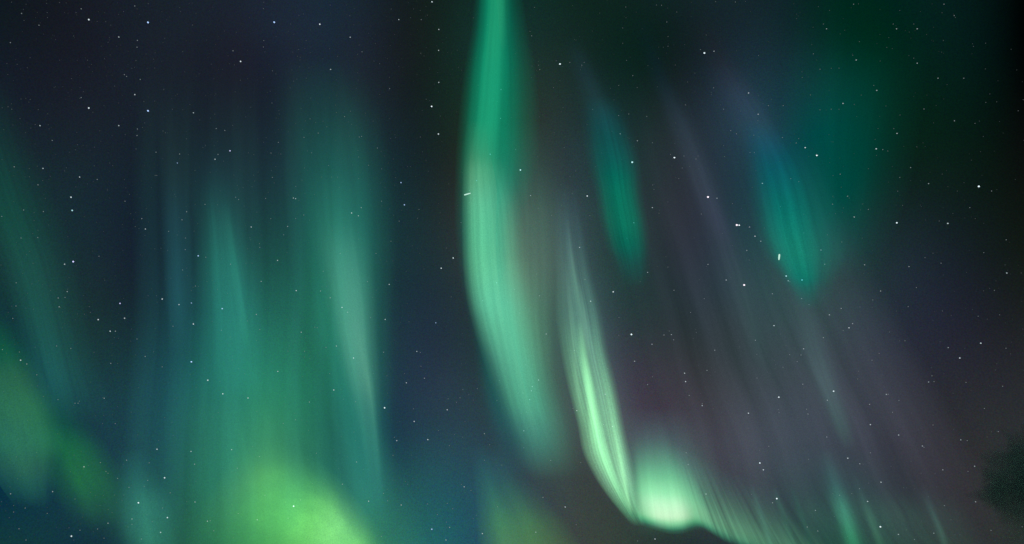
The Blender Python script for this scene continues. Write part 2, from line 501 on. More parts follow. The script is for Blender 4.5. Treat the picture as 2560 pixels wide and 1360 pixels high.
    sheet('pale_streak', [(420,740,900,X),(540,758,920,(36,78,74)),(640,784,935,(56,104,95)),(740,806,945,(68,116,104)),(850,832,948,(74,118,106)),(940,852,954,(68,110,99)),
          (1020,874,958,(52,92,86)),(1100,892,960,(42,82,78)),(1180,908,966,(36,72,72)),(1270,926,972,X)], bg, dist=562, thick=8, parent=t,
          across=[(0,0),(.14,.2),(.34,.8),(.52,1),(.7,.7),(.85,.25),(1,0)], rays=(9,.5,.2))
    sheet('sharp_edge', [(780,862,900,X),(880,884,920,(40,72,70)),(960,902,936,(48,82,76)),(1040,918,944,(40,76,72)),(1130,930,952,(34,70,70)),(1230,942,962,X)], bg, dist=561, thick=3, parent=t,
          across=[(0,0),(.3,.35),(.6,1),(.8,.5),(1,0)], rays=(4,.6,.15))
    solo('very faint veil of overlapping upright streaks behind the left hand curtains', 'aurora_curtain',
         [(-60,330,1010,X),(120,330,1010,(28,44,54)),(350,330,1000,(30,56,62)),(620,330,1000,(32,66,72)),(900,320,1000,(34,72,78)),(1150,300,1010,(34,74,78)),(1400,280,1030,X)], (25,44,54), dist=690, thick=14,
         across=[(0,0),(.12,.7),(.3,1),(.75,1),(.9,.5),(1,0)], rays=(9,.5,.6), res=(48,40))
    # ---- left diffuse band with its glowing foot
    t = thing('aurora_curtain', 700, 1390, 600, 'wide hazy curtain on the left, widening downward into a broad green glow', 'aurora', AUR)
    sheet('upper_band', [(320,450,640,X),(410,462,630,(27,62,68)),(500,474,626,(30,76,78)),(580,484,632,(34,94,90)),(680,482,660,(36,106,98)),(780,478,690,(36,104,96)),(880,470,720,(34,94,88)),(1000,470,760,X)], (26,58,64), dist=608, thick=14, parent=t,
          across=[(0,0),(.15,.3),(.35,.95),(.5,1),(.62,.8),(.75,.4),(.88,.12),(1,0)], rays=(11,.5,.2))
    sheet('ray', [(500,545,575,X),(600,560,590,(30,74,74)),(700,575,605,(32,80,78)),(790,592,620,(32,78,76)),(890,606,634,X)], (26,58,64), dist=606, thick=4, parent=t,
          across=[(0,0),(.4,.6),(.65,1),(.85,.35),(1,0)], rays=(4,.6,.15))
    sheet('lower_glow', [(780,430,800,X),(880,420,860,(36,88,80)),(960,415,900,(42,104,90)),(1040,410,940,(48,114,94)),(1120,410,985,(50,118,96)),(1220,400,1030,(50,120,98)),
          (1320,390,1070,(52,122,96)),(1440,380,1100,(50,116,90))], (32,76,76), dist=612, thick=24, parent=t,
          across=[(0,0),(.08,.25),(.2,.72),(.38,1),(.55,.95),(.72,.7),(.88,.25),(1,0)], rays=(12,.7,.2))
    # ---- the yellow-green blaze at the bottom
    solo('yellow green blaze, the brightest glow along the bottom edge left of centre', 'aurora_patch',
         [(480,1300,620,1070,X),(525,1345,680,1096,(60,124,84)),(580,1380,730,1112,(76,156,94)),(635,1410,786,1142,(86,178,104)),(700,1440,844,1184,(110,204,112)),
          (765,1470,890,1238,(124,214,126)),(830,1500,930,1290,(112,200,116)),(895,1530,970,1340,(68,140,84)),(950,1550,1050,1365,X)], (42,106,86), dist=540, thick=16,
         across=[(0,.1),(.15,.3),(.32,.65),(.52,1),(.67,.88),(.8,.4),(.91,.11),(1,0)], rays=(5,7,.2), res=(48,28))
    solo('dim yellowish haze above the yellow green blaze', 'aurora_patch',
         [(900,560,760,X),(1000,560,790,(44,96,74)),(1090,540,810,(54,108,78)),(1180,520,830,(60,116,80)),(1270,500,860,(58,116,78)),(1380,480,900,(54,106,76))], (40,88,74), dist=585, thick=16, rays=(5,1,.2))
    # ---- far left
    solo('faint teal curtain sloping down along the left edge of the picture', 'aurora_curtain',
         [(180,-120,40,X),(300,-110,70,(16,54,52)),(420,-90,110,(18,62,58)),(540,-60,155,(20,66,60)),(660,-10,195,(24,68,64)),(800,30,225,(26,72,68)),(940,60,260,(28,76,72)),(1060,90,300,X)],
         (19,40,46), dist=640, thick=14, across=[(0,0),(.2,.6),(.4,1),(.6,.75),(.8,.3),(1,0)], rays=(12,.5,.3))
    solo('pale green smudge touching the left edge below the faint curtain', 'aurora_patch',
         [(780,-160,30,X),(870,-150,80,(24,90,66)),(950,-140,116,(44,106,72)),(1030,-120,150,(48,116,78)),(1100,-90,166,(46,116,82)),(1160,-40,146,(44,106,78)),(1215,0,140,(34,92,76)),(1270,40,130,X)],
         (20,62,62), dist=560, thick=12, across=[(0,.4),(.3,.8),(.55,1),(.75,.8),(.9,.25),(1,0)], rays=(4,1.5,.2))
    solo('small green streak slanting down right of the pale green smudge', 'aurora_patch',
         [(960,10,170,X),(1050,44,226,(24,88,68)),(1130,80,282,(32,110,70)),(1200,112,320,(36,112,72)),(1270,146,340,(34,96,74)),(1330,176,350,(28,76,68)),(1390,200,350,X)],
         (26,72,70), dist=556, thick=9, across=[(0,0),(.2,.4),(.45,1),(.65,.8),(.85,.25),(1,0)], rays=(4,1.2,.2))
    solo('dim teal smudge near the bottom, between the slanting streak and the broad glow', 'aurora_patch',
         [(1120,260,400,X),(1200,256,436,(36,100,92)),(1270,256,470,(48,124,108)),(1340,256,486,(48,124,106)),(1420,284,500,(42,100,90))], (26,72,74), dist=590, thick=10, rays=(5,1,.18))
    solo('barely visible thin vertical curtain in the dark upper left sky', 'aurora_curtain',
         [(240,388,476,X),(420,398,486,(27,48,56)),(580,404,490,(28,58,68)),(720,410,490,(28,62,72)),(880,420,490,X)], (22,40,50), dist=660, thick=6,
         across=[(0,0),(.2,.8),(.4,1),(.7,.45),(1,0)], rays=(6,.7,.2))
    solo('dull green glow low at the bottom, under the foot of the tall bright curtain', 'aurora_patch',
         [(1110,1170,1270,X),(1190,1180,1320,(42,94,92)),(1260,1186,1380,(52,112,90)),(1320,1190,1430,(64,128,86)),(1400,1200,1470,(72,130,84))], (38,76,80), dist=575, thick=12,
         across=[(0,0),(.12,.5),(.3,1),(.5,.95),(.75,.45),(1,0)], rays=(5,1,.18))
    # ---- right side
    solo('small teal patch hanging alone right of the rayed curtain', 'aurora_patch',
         [(240,1444,1552,X),(320,1452,1580,(20,72,74)),(400,1464,1602,(18,90,84)),(480,1484,1608,(28,112,92)),(550,1496,1620,(30,114,92)),(610,1512,1626,(28,102,86)),(655,1530,1628,(26,78,72)),(720,1548,1626,X)],
         (26,46,48), dist=500, thick=8, across=[(0,0),(.12,.22),(.28,.72),(.45,1),(.6,.9),(.76,.62),(.9,.18),(1,0)], rays=(11,.5,.32), dim=(.12,.8,.75))
    solo('teal streak on the right, blue at its top and pointed at its lower tip', 'aurora_patch',
         [(300,1840,1960,X),(370,1852,2024,(18,72,80)),(430,1858,2066,(20,88,92)),(500,1868,2096,(22,106,98)),(570,1880,2114,(28,120,104)),(630,1902,2122,(32,124,104)),
          (685,1942,2100,(26,118,100)),(725,1966,2088,(22,88,80)),(775,1990,2070,X)], (20,56,58), dist=490, thick=12,
         across=[(0,0),(.1,.2),(.22,.66),(.38,1),(.5,.92),(.64,.52),(.82,.18),(1,0)], rays=(11,.5,.3), dim=(.15,.8,.85))
    solo('wide dark green haze filling the upper right, above the teal streak', 'aurora_glow',
         [(-80,1960,2320,(8,40,28)),(80,1960,2330,(8,44,34)),(220,1950,2320,(6,58,50)),(340,1940,2300,(4,66,58)),(460,1950,2280,(6,68,60)),(580,1980,2240,(10,62,58)),(700,2000,2200,X)],
         (8,34,30), dist=700, thick=26, across=[(0,0),(.15,.5),(.35,1),(.55,.8),(.8,.3),(1,0)], rays=(6,.8,.18))
    solo('faint slate blue ray running down into the top of the teal streak', 'aurora_ray',
         [(20,1690,1790,X),(140,1732,1858,(34,50,64)),(260,1776,1950,(42,63,78)),(350,1822,2000,(38,66,80)),(420,1856,2030,(31,60,68)),(500,1900,2060,X)], (30,54,64), dist=600, thick=7, rays=(10,.5,.35))
    solo('wide dim curtain of fine grey violet rays fanning down the right half of the sky', 'aurora_curtain',
         [(-60,1430,1860,X),(140,1460,1950,(38,52,58)),(380,1500,2060,(48,62,70)),(620,1550,2170,(58,70,80)),(850,1604,2290,(66,77,88)),(1060,1660,2400,(68,78,88)),(1240,1710,2490,(58,70,76)),(1420,1760,2570,X)],
         (42,56,62), dist=680, thick=14, across=[(0,0),(.12,.5),(.3,1),(.6,1),(.85,.5),(1,0)], rays=(10,.9,.4), warp=.04, res=(64,40))
    solo('dim low curtain of short green rays along the bottom edge at the right', 'aurora_curtain',
         [(1120,1900,2340,X),(1220,1950,2400,(50,74,74)),(1300,1994,2450,(56,90,82)),(1370,2034,2490,(54,90,78)),(1440,2070,2530,X)],
         (46,64,66), dist=640, thick=8, across=[(0,0),(.1,.7),(.3,1),(.6,.8),(.85,.4),(1,0)], rays=(11,.8,.5), warp=.03, res=(32,48))
    solo('faint slate coloured ray leaning down the right, below and left of the teal streak', 'aurora_ray',
         [(460,1730,1800,X),(580,1764,1850,(52,60,74)),(700,1800,1890,(52,64,74)),(820,1836,1925,(50,66,74)),(960,1880,1960,X)], (42,54,64), dist=620, thick=6, rays=(9,.6,.3))
    solo('faint grey green ray leaning from the tip of the teal streak toward the lower right', 'aurora_ray',
         [(740,1950,2050,X),(860,1978,2086,(64,80,88)),(960,2014,2116,(70,90,96)),(1050,2056,2140,(64,88,90)),(1130,2096,2154,X)], (58,68,78), dist=610, thick=6, rays=(9,.6,.3))
    solo('dim bluish ray above the small teal patch', 'aurora_ray',
         [(90,1390,1460,X),(180,1410,1510,(25,46,52)),(270,1440,1555,(27,52,56)),(350,1478,1570,X)], (20,38,38), dist=640, thick=6, rays=(7,.6,.2))
    solo('dim slate ray between the small teal patch and the blue top of the streak', 'aurora_ray',
         [(40,1560,1640,X),(180,1600,1690,(24,40,50)),(320,1650,1760,(34,50,60)),(460,1700,1820,(40,54,64)),(620,1760,1870,X)], (24,38,44), dist=650, thick=7, rays=(7,.6,.25))
    solo('green ray glowing at the bottom edge, widest of those right of the pale fold', 'aurora_ray',
         [(1120,2026,2090,X),(1210,2048,2128,(52,92,90)),(1280,2070,2150,(62,126,108)),(1335,2088,2166,(58,130,102)),(1420,2114,2190,(44,100,82))], (46,66,70), dist=520, thick=5, rays=(6,.7,.25))
    solo('thin pale green ray at the bottom edge, next right of the widest one', 'aurora_ray',
         [(1180,2118,2150,X),(1250,2140,2178,(52,78,80)),(1310,2164,2202,(60,96,88)),(1370,2186,2224,(54,88,78)),(1430,2206,2240,X)], (46,64,70), dist=525, thick=4, rays=(5,.7,.2))
    solo('faint grey green ray at the bottom edge, rightmost before the dark cloud', 'aurora_ray',
         [(1210,2284,2326,X),(1280,2312,2352,(52,74,74)),(1330,2332,2370,(56,84,78)),(1390,2354,2390,(48,74,66)),(1430,2370,2400,X)], (44,56,58), dist=530, thick=4, rays=(5,.7,.2))
    for x0, g in ((1905, (52,88,84)), (1960, (50,86,80)), (2005, (46,80,76))):
        solo({1905: 'thin dim green ray, first right of the pale fold along the bottom edge', 1960: 'thin dim green ray, second right of the pale fold along the bottom edge',
              2005: 'thin dim green ray just left of the widest green ray at the bottom edge'}[x0], 'aurora_ray',
             [(x0-40,1210,x0-18,1206,X),(x0-22,1270,x0+4,1266,g),(x0-4,1330,x0+26,1326,g),(x0+18,1400,x0+46,1396,g),(x0+30,1440,x0+56,1436,X)], (46,72,72), dist=505, thick=3, rays=(5,.7,.3))


def fold_sheet(name, rows, hgt, parent, dist, rays):
    """the rayed fold: u runs down each ray with its own colour of altitude, v along the curtain"""
    X = [(r[0], r[1], r[2], r[3], None) for r in rows]
    g = [r[4] for r in rows]
    o = sheet(name, X, (0, 0, 0), dist=dist, thick=7, parent=parent, across=hgt, res=(96, 40), rays=rays, mottle=.06, warp=.02)
    m = o.data.materials[0]
    rampn = [x for x in m.node_tree.nodes if x.bl_idname == 'ShaderNodeValToRGB'][1]
    al = pchip(np.arange(len(g)), np.array(g, float), np.linspace(0, len(g) - 1, 32))
    for e, a in zip(rampn.color_ramp.elements, al):
        e.color = (a, a, a, 1)
    return o


# ---------------------------------------------------------------- stars
# bearings read off the photograph with an apparent size, and a tint (b blue, v violet, p pinkish white, c cyan)
STAR_DATA = """
370,56,3,b 370,277,3,b 601.5,153.5,2 222,49,2 222,270,2 297,92.5,1.5 297,314,1.5 343.5,101,1 342.5,118,1 343.5,322.5,1 342.5,339,1 337,15,1 337,236.5,1.5 203,22,1
203,244,1 54,33.5,1 97.5,63,1 26,106.5,1 139,99,.5 149,150.5,.5 296,36,.5 296,257.5,.5 311,186.5,1 316.5,191,1 350.5,198.5,1 138.5,217,.5 64.5,246,.5 100,314,1.5
130.5,351,1 87.5,360,.5 64,331.5,.5 174,380.5,.5 107.5,421,1.5 95,462,1 35.5,417,1 199,442.5,1.5 243,448.5,1 177.5,493,2 180.5,526,2,c 108.5,529,1 59,525,1 312.5,503,1
354.5,546.5,1 371,555,.5 363.5,572.5,1.5 390,380.5,1 483.5,282,1.5 449,385,1 443.5,407.5,1.5,b 537.5,398,1.5 575,377,2,v 545,386,1 582.5,127,1 517,100,.5 540.5,321.5,1 562,326,1
539.5,235,.5 439.5,491.5,.5 466.5,529,1 455,549.5,1 512.5,511,1 421.5,578.5,1 463.5,595,1 463,624,1 495.5,639.5,2,b 514.5,643,1 553.5,647,.5 548,528,.5 589,493,1 596.5,498.5,1
628,567.5,1.5 576.5,660.5,1 456.5,675,1 388,438.5,.8 392,438.5,.8 52.5,595,1 94.5,594,1 183,654,2.5,v 161.5,660.5,1.5 247.5,640.5,1 307,625.5,.5 4.5,541,1 20,267,.7 29.5,273,.7
407.5,327.5,.7 413.5,332,.7 340,151,.7 340,372.5,.7 365,135,.5 481,62.5,.7 407.5,106.5,.5 210.5,541,.5 338,566.5,.7 347.5,571.5,.6 387,622,.6 260,264,.5 223,167.5,.5 685.5,55.5,3,b
659.5,101.5,.9 658.5,117.5,.9 658.5,21.5,.8 659.5,5.5,.7 799.5,60.5,2 875.5,93,1.5 905,129.5,1 826.5,173.5,1.5 949,159,.7 938.5,108.5,.6 974,221.5,1 949.5,236,.6 997,49,1.5 1053,49,1
978,22.5,.7 1034,22.5,.6 1097,73.5,1.5 1096.5,126,1.5 1052,133,.8 1097,206,1.5 1065.5,248,.7 1079,266,2.5 1080,4.5,2 1100.5,290,.7 1096,335,2 1051,342.5,.8 1065,401,.6 681,177,.8
680,257.5,.8 760,343.5,1 775,297,.8 789,306,.6 795.5,332.5,1 841,281,.7 861.5,291.5,1 876,278,.8 817,317,.7 898,342.5,1 904,341,1 943.5,370,1 696,356,1 677.5,382.5,1
702,385,.7 681,443.5,1 779,382,.8 821.5,414,.8 896.5,392.5,.8 921.5,413,.9 954,422,.8 761,420,.7 804.5,442.5,.7 829,442.5,.7 844,443,.7 896.5,446.5,.7 739.5,466,.8 664,496,1
733.5,495,1.5 739,496.5,1.5 677,546.5,.9 759.5,537.5,1 739,546.5,.9 719,566,1.2 709,587,1 649.5,618.5,1 648.5,609,.8 694,651,1.5 717.5,631,.6 879,532.5,1.7 903,519,1.2 896,539.5,1.3
850.5,633.5,1 954,503,1 1002.5,456.5,2,b 1011,512,2,b 998,553,1 977.5,603,1 1018.5,416.5,.6 1026.5,416.5,.6 1047.5,523.5,1 1044,545.5,.8 1116,620,.8 1133,645,2 1103,670.5,2 1060,672.5,.7
940,633.5,1 881,675,.8 808,678,1 859.5,569.5,.6 1252.5,224,1.2 1251,296,1.2 1225.5,385.5,1.5 1210.5,413,.9 1191.5,451.5,1.3 1173.5,476.5,1 1173,506,.9 1223,563.5,1 1152.5,556.5,1 1157,577.5,.7
1240.5,415,.6 1254.5,495,.7 1400,160,3 1761,132.5,3 1580.5,405.5,3 1686,394,2.7 1770,492.5,3.5,p 1842,562.5,3.5,p 1848,563,2.2 1301,425,2.5 1468,490,2 1792.5,495.5,1.3 1785,128,1.3 1751,124,.9
1424.5,156,1 1454.5,163,1 1460.5,156,.9 1390.5,152,.8 1349.5,174,1 1346,163,.8 1329,89.5,1 1325,78.5,.8 1336.5,18.5,.8 1564.5,17.5,.9 1557,70,.8 1557,108,.8 1566.5,151,.8 1667,55,1
1670,91,.8 1670,115.5,.8 1692,30,.8 1654,13,.9 1641,12.5,.8 1582,189,1 1593,219,.8 1547,213.5,.9 1688,162.5,.7 1719,205,.7 1713.5,262,.9 1383.5,219,.8 1407.5,269,.7 1403,279.5,.6
1481.5,273.5,.8 1546.5,289,1 1572,285,1 1617,291,1 1550.5,334.5,1.2 1593.5,352,1.3 1573,346,.6 1530,328,.6 1631,357,.9 1676.5,386,.9 1710,390,1 1745,390,.8 1740,397.5,1 1705.5,420,.9
1697,446.5,.9 1631.5,462.5,.9 1635,473.5,.9 1410.5,369,.8 1467.5,311.5,.7 1439.5,427.5,.8 1425,441.5,.8 1402.5,461,.7 1430.5,484,.8 1474.5,539,.9 1488.5,416.5,.7 1326.5,489,1.3 1345.5,520.5,.9 1352,514,.6
1379,538,1 1367.5,587,.7 1403.5,514,.7 1631,519,1.5 1647.5,533,.8 1670,505,.7 1584.5,557,1.3 1567.5,595.5,1 1753,535,1 1831,509,.8 1874,567.5,1.3 1887.5,590.5,1.6 1902,603,1.3 1867,626,1.2
1873,650,.8 1831,613.5,.6 1770,661,1.2 1670,667.5,.9 1449,618.5,1.5 1393,651.5,.8 1389.5,632,.7 1784,219.5,1 1809,273,1 1827,326.5,1 1841,334.5,1 1871.5,232.5,1.5 1895.5,285.5,1.3 1894.5,301.5,.7
1884.5,338,.9 1875,381,.9 1886,381.5,.9 1809,364,.7 1811.5,391.5,.8 1906,458.5,1.5 1765.5,87.5,.7 1838.5,5,.9 1789,4,.8 1896.5,139,.8 1289,373.5,1 1911,570,.7 2134,10.5,1 2360,10.5,1
2385.5,39,1 2074,26,.6 2249.5,26,.6 2058.5,60,.8 2066.5,72,1.2 2241.5,72,1.2 2293,72,1.2 2233,60,.8 2284.5,60,.7 2148.5,104,.7 2132,138,.7 2140.5,150,1.3 2033.5,134.5,.9 2005.5,194,.7
2050,173,.9 2078,170.5,.7 2097.5,170.5,.7 2293,158,1.2 2284.5,145.5,.7 2345,195.5,1.1 2409.5,195.5,1 2026,237.5,.8 2107.5,258.5,1.4 2192,226,1.3 2184.5,213.5,.8 2050,274.5,.8 2078,273,.8 2097.5,273,.7
2242.5,333.5,1.4 2234.5,321.5,.8 2310,272.5,1 2250,287.5,.7 2386,302,1.1 2464.5,256,.7 2437.5,308.5,.8 2545.5,277,.7 1958,264,1 1921,264,1 1956,344,1 1996.5,346.5,.8 1990.5,357.5,1 2013,369,1.8
2042,388.5,2.3 2190.5,372,1.7 2207,374,1 2219.5,377.5,.8 2276.5,419,1.1 2100.5,435.5,1 2082.5,439,.6 1977,446.5,1 1997,454,.9 2249.5,443.5,.9 2321.5,459,1.2 2447,466,2.5 2119,490.5,1.1 2123,495,.6
2244.5,478,.8 2081.5,510.5,1 2171,523.5,1 1951,516.5,1 2009.5,536,.7 2135.5,542.5,1.4 2242,557,2.2 2256.5,513.5,.7 2424.5,519,1 2479,477.5,1 2369.5,558.5,1.7 2348,552.5,.8 2009.5,582,1 2068.5,587,.8
2515.5,599.5,1 2052.5,625,1.3 2104.5,605,.9 2005,627,.8 2062,660.5,1.2 2161.5,662,1.2 2459.5,631.5,.9 2352.5,658,1 2272.5,666.5,1.2 2312.5,644,.9 2332.5,633,.7 1976.5,675.5,.8 300,758.5,2,v 311.5,795.5,1.6
245.5,799,1.8 275.5,828,1.7 288.5,828,1.2 285.5,844,.6 168,729,1.2 162.5,743.5,1 145.5,745,1.1 148,767,1.2 40.5,707,1 40,765,1 32,796,1 223,766.5,.7 211,785.5,.7 226,781.5,.7
194,785,.6 51.5,900.5,1.6 67,910,1.1 92,937,1 141.5,865,1 177,871,1 235,880.5,.7 277,908.5,1.1 342.5,847.5,1 363,891,1.1 384,879.5,.7 405.5,917,1 405.5,747.5,1.7 447.5,761.5,1.5
478.5,757.5,1.7,b 488.5,715,1 555.5,771.5,2,b 483.5,810,1.8 553.5,825.5,1 432.5,815.5,1 478.5,904.5,2.6,b 519.5,950.5,1.8 557,984.5,1.8 620,995,1.5 575.5,842.5,.7 618.5,802.5,.8 260.5,995.5,1.2 198.5,1003,.8
187.5,1008,1 195,1008,1 145,999,.9 108.5,991,.7 288,1059,1 256.5,1059,.7 392.5,1123,1.7 477.5,1128.5,1.4 579,1124,1.3 210,1167,1.4 251,1156.5,1 316.5,1150.5,1.1 373,1157,1 486.5,1160.5,1.2
593.5,1170.5,1 265,1178.5,1 270,1183,.9 294,1196,1 411.5,1194.5,2 369.5,1201,1 322.5,1218.5,1 360.5,1216,.8 425.5,1232,1 346,1257,2.1 487.5,1255,1.3 418.5,1294,1.9 330,1297.5,1.2 330,1311,.9
270,1308,1.2 401.5,1331,1.5 518.5,1303,1.3 525.5,1302,1 534.5,1327,1 178.5,1340.5,2 200,1325.5,1 260,1345.5,.9 131.5,1229,1.2 26.5,1234.5,1.1 63,1270,1 34,1280,.9 34,1264,.7 118,1283.5,.9
47.5,1322,1 65,1350,1 353.5,1347.5,1 406.5,1270,.9 595.5,1284,1 187.5,1247.5,.8 244,1322.5,1 172.5,1319.5,.7 6,874,1 48.5,880,.9 961.5,1019.5,2.3 734,1265.5,2.2 1079.5,1323,2,b 1118,1024.5,1.6
1069.5,1099,1.7 1035.5,1053.5,1.6 992,1101.5,1.5 986,1093,1 1016,957,1.5 1061,945.5,1.2 1042,878.5,1.5 1051,881,1 1052.5,915.5,1 1011,934,.8 973,711,1.5 963,798.5,1.5 959,880.5,1.1 1089.5,807,1.6,b
834.5,975,1.6 884,895,1.7 841,865,1.3 855,768.5,1.6 869,780.5,1.2 740.5,726.5,1.6 801.5,727.5,1.2 825.5,744.5,1.2 653,703.5,1.2 641,786,1.2 753,830.5,1.3 787,818,.9 793,819,.9 694.5,928.5,1.4
926.5,794,1 815,868.5,1 720,878,.8 761.5,878,1 761,892.5,.7 773.5,1005,1.1 739,1049.5,1 708,1058.5,.9 889,1004.5,1 824,934,.9 649.5,824,1 918.5,704,1 1034,1022,1 1120.5,997,1
1150,994.5,1 1141,1005.5,1 1157,974,1 1193,971.5,1 1123.5,1114,1 1211,1084,1.2 1224,1112,1 1096,1076.5,.9 1136,1086.5,.8 1156.5,1093,.8 982.5,1138,1 891.5,1155,1.1 856,1210.5,1.1 791,1133,.9
921.5,1253,1.4 959,1233.5,1 1003,1262.5,1.4 969,1252,1 1019,1210.5,.8 1013.5,1203.5,.8 1068.5,1260,1 1118,1258.5,1 1132,1272,1 1160.5,1217,1.4 1154,1211,.9 1177.5,1226,1 1211,1150.5,1 1254.5,1162.5,.9
1093.5,1286.5,1 1124,1318.5,1.2 1116,1305,.9 1206,1334,1.5 1115,1350,1.4 1183,1296,.8 1191.5,1288,.8 1244,1267,1 953.5,1341,1 643,1299.5,1.3 751.5,1250,1 720,1295.5,1 662.5,1238,1 1242.5,1001,1
1248.5,951.5,1 1263,922.5,.9 1241.5,707,1.3 1206,751.5,1.1 1269,754.5,1 1214,758.5,.7 648.5,1141.5,1 933,934,.7 1172,986.5,.8 1183,1000,.8 967.5,939.5,.8 1022.5,804.5,.8 1128,742,.8 1162.5,1053.5,.8
1578.5,836,3 1860.5,712.5,3.3,p 1533,729.5,2 1476.5,753,1.6 1547.5,794,1 1547,838,.9 1586.5,903,1.4 1631,942,1 1619,961.5,1.1 1630,860.5,1.3 1660,837.5,1.1 1678.5,836.5,1.3 1673,827.5,.9 1684,849.5,1.1
1685,725.5,1.1 1726.5,781,1 1760.5,746.5,1 1741,831,.8 1787,875.5,1.1 1815.5,700,1.5 1711.5,933,1.5 1714,954,1.7 1767.5,926,1.1 1723,988.5,1.1 1755.5,1014,1.5 1755.5,1009,1 1888.5,850.5,1.1 1892.5,945,1
1892,886,.8 1871,1033,1.7 1899.5,1157.5,2.2 1908.5,1174.5,1.7 1715.5,1132,1.1 1720.5,1161.5,1.1 1765,1235,1.4 1898.5,1126,.7 1846,1138.5,.6 1413,1267.5,1.6 1339.5,1330.5,1.3 1357.5,1243.5,1.1 1637.5,1347.5,1.6 1593.5,1352.5,1
1452,1156,1 1377,1151,1.1 1309.5,1119.5,1 1309.5,1077,1.3 1346.5,950,1.5 1330.5,966.5,1.3 1328.5,977,1.3 1324,999,1.3 1307,982.5,1.1 1295.5,982.5,1 1297,962.5,.8 1316,1030,1 1303,1033.5,.8 1432.5,1021,1
1442,1026.5,1.5 1365.5,835,1.4 1348.5,739.5,1.1 1286.5,723.5,1 1313,770,1 1298.5,782.5,1 1513,985.5,1.4 1509,1061,1.1 1531,1066,1.4 1523.5,967,1 1519,921.5,.9 1488,841,.8 1436,876,1.1 1335,890.5,.8
1314.5,912,1 1462.5,698.5,1.1 1341,685,.9 1619,681,1.3 1600.5,704,.8 1440.5,1311.5,1 1878.5,1236,.8 1763,967.5,.6 1947,993,2 2084,978,2 1942,1246.5,2.2 1931.5,1257,1.2 2176,1061.5,1.5 2119.5,1145.5,1.5
2149.5,1159.5,1.2 2202.5,1205.5,1.4 2169,1253.5,1.5 2201,1317,2.1 2246,1336,1.3 2148.5,1221.5,1 2129.5,1233.5,.8 2099,1238,1 2038.5,1276,1.1 2018,1317.5,1.1 2044.5,1327.5,1.1 2286,1348.5,1 1935,814,1.7 1931,734.5,1.2
1965.5,690,2 1970.5,702,1.4 1974.5,704,1 2005,700,1.9 2004,746.5,1.1 2022.5,761.5,1 2073.5,787,1.3 2103,771,1.2 2122.5,819.5,1.6 2131.5,809,1.2 2108,826,.9 2058.5,844,1.1 2009,872,1.3 2002.5,887.5,1.1
1993,904,1 1974,886.5,1 1957.5,918,.9 2007,960.5,1.1 2068.5,1000.5,1.2 2016.5,1023,1 2020,1035,1.1 1945.5,1023.5,.9 1947.5,1031.5,.9 1922,1116,1 2067,1092.5,1.1 2021,1148,.9 2201.5,727.5,1.2 2270.5,766.5,1
2291,719,1 2262.5,852,1 2452,858,1.7 2399.5,895,1.7 2370.5,869,1.2 2321.5,955,1.2 2330,939.5,1 2335,954,1 2415,956,1 2506.5,965.5,1 2515,870.5,1 2517,682.5,1.4 2486,726,.9 2499,787,.8
2445.5,790.5,.9 2356,777.5,.8 2180,900.5,1 2198,883.5,.9 2146.5,928,.8 2144,947.5,.9 2174,1011,1.1 2216,986,1.3 2220.5,985.5,1 2247.5,1001,1 2231.5,1030.5,1 2246.5,1087.5,1.4 2306,1115,1.3 2310,1118,1
2332.5,1062.5,1 2402,1099.5,1.2 2418,1101.5,1 2461,1021,1 2496,1079,1 2436.5,1165.5,1.2 2357,1174.5,1.1 2420,1178.5,.9 2361,1264,1 2439,1254.5,1.2 2477.5,1326,1 2334.5,1333,1.1 2555.5,1317,1 2176,1132,1
2224,830,.8 2150,767.5,.8 2182,750,1
"""
TINT = {'w': (.82, .95, 1.0), 'b': (.42, .62, 1.0), 'v': (.62, .62, 1.0), 'p': (1.0, .9, .98), 'c': (.5, .9, 1.0)}
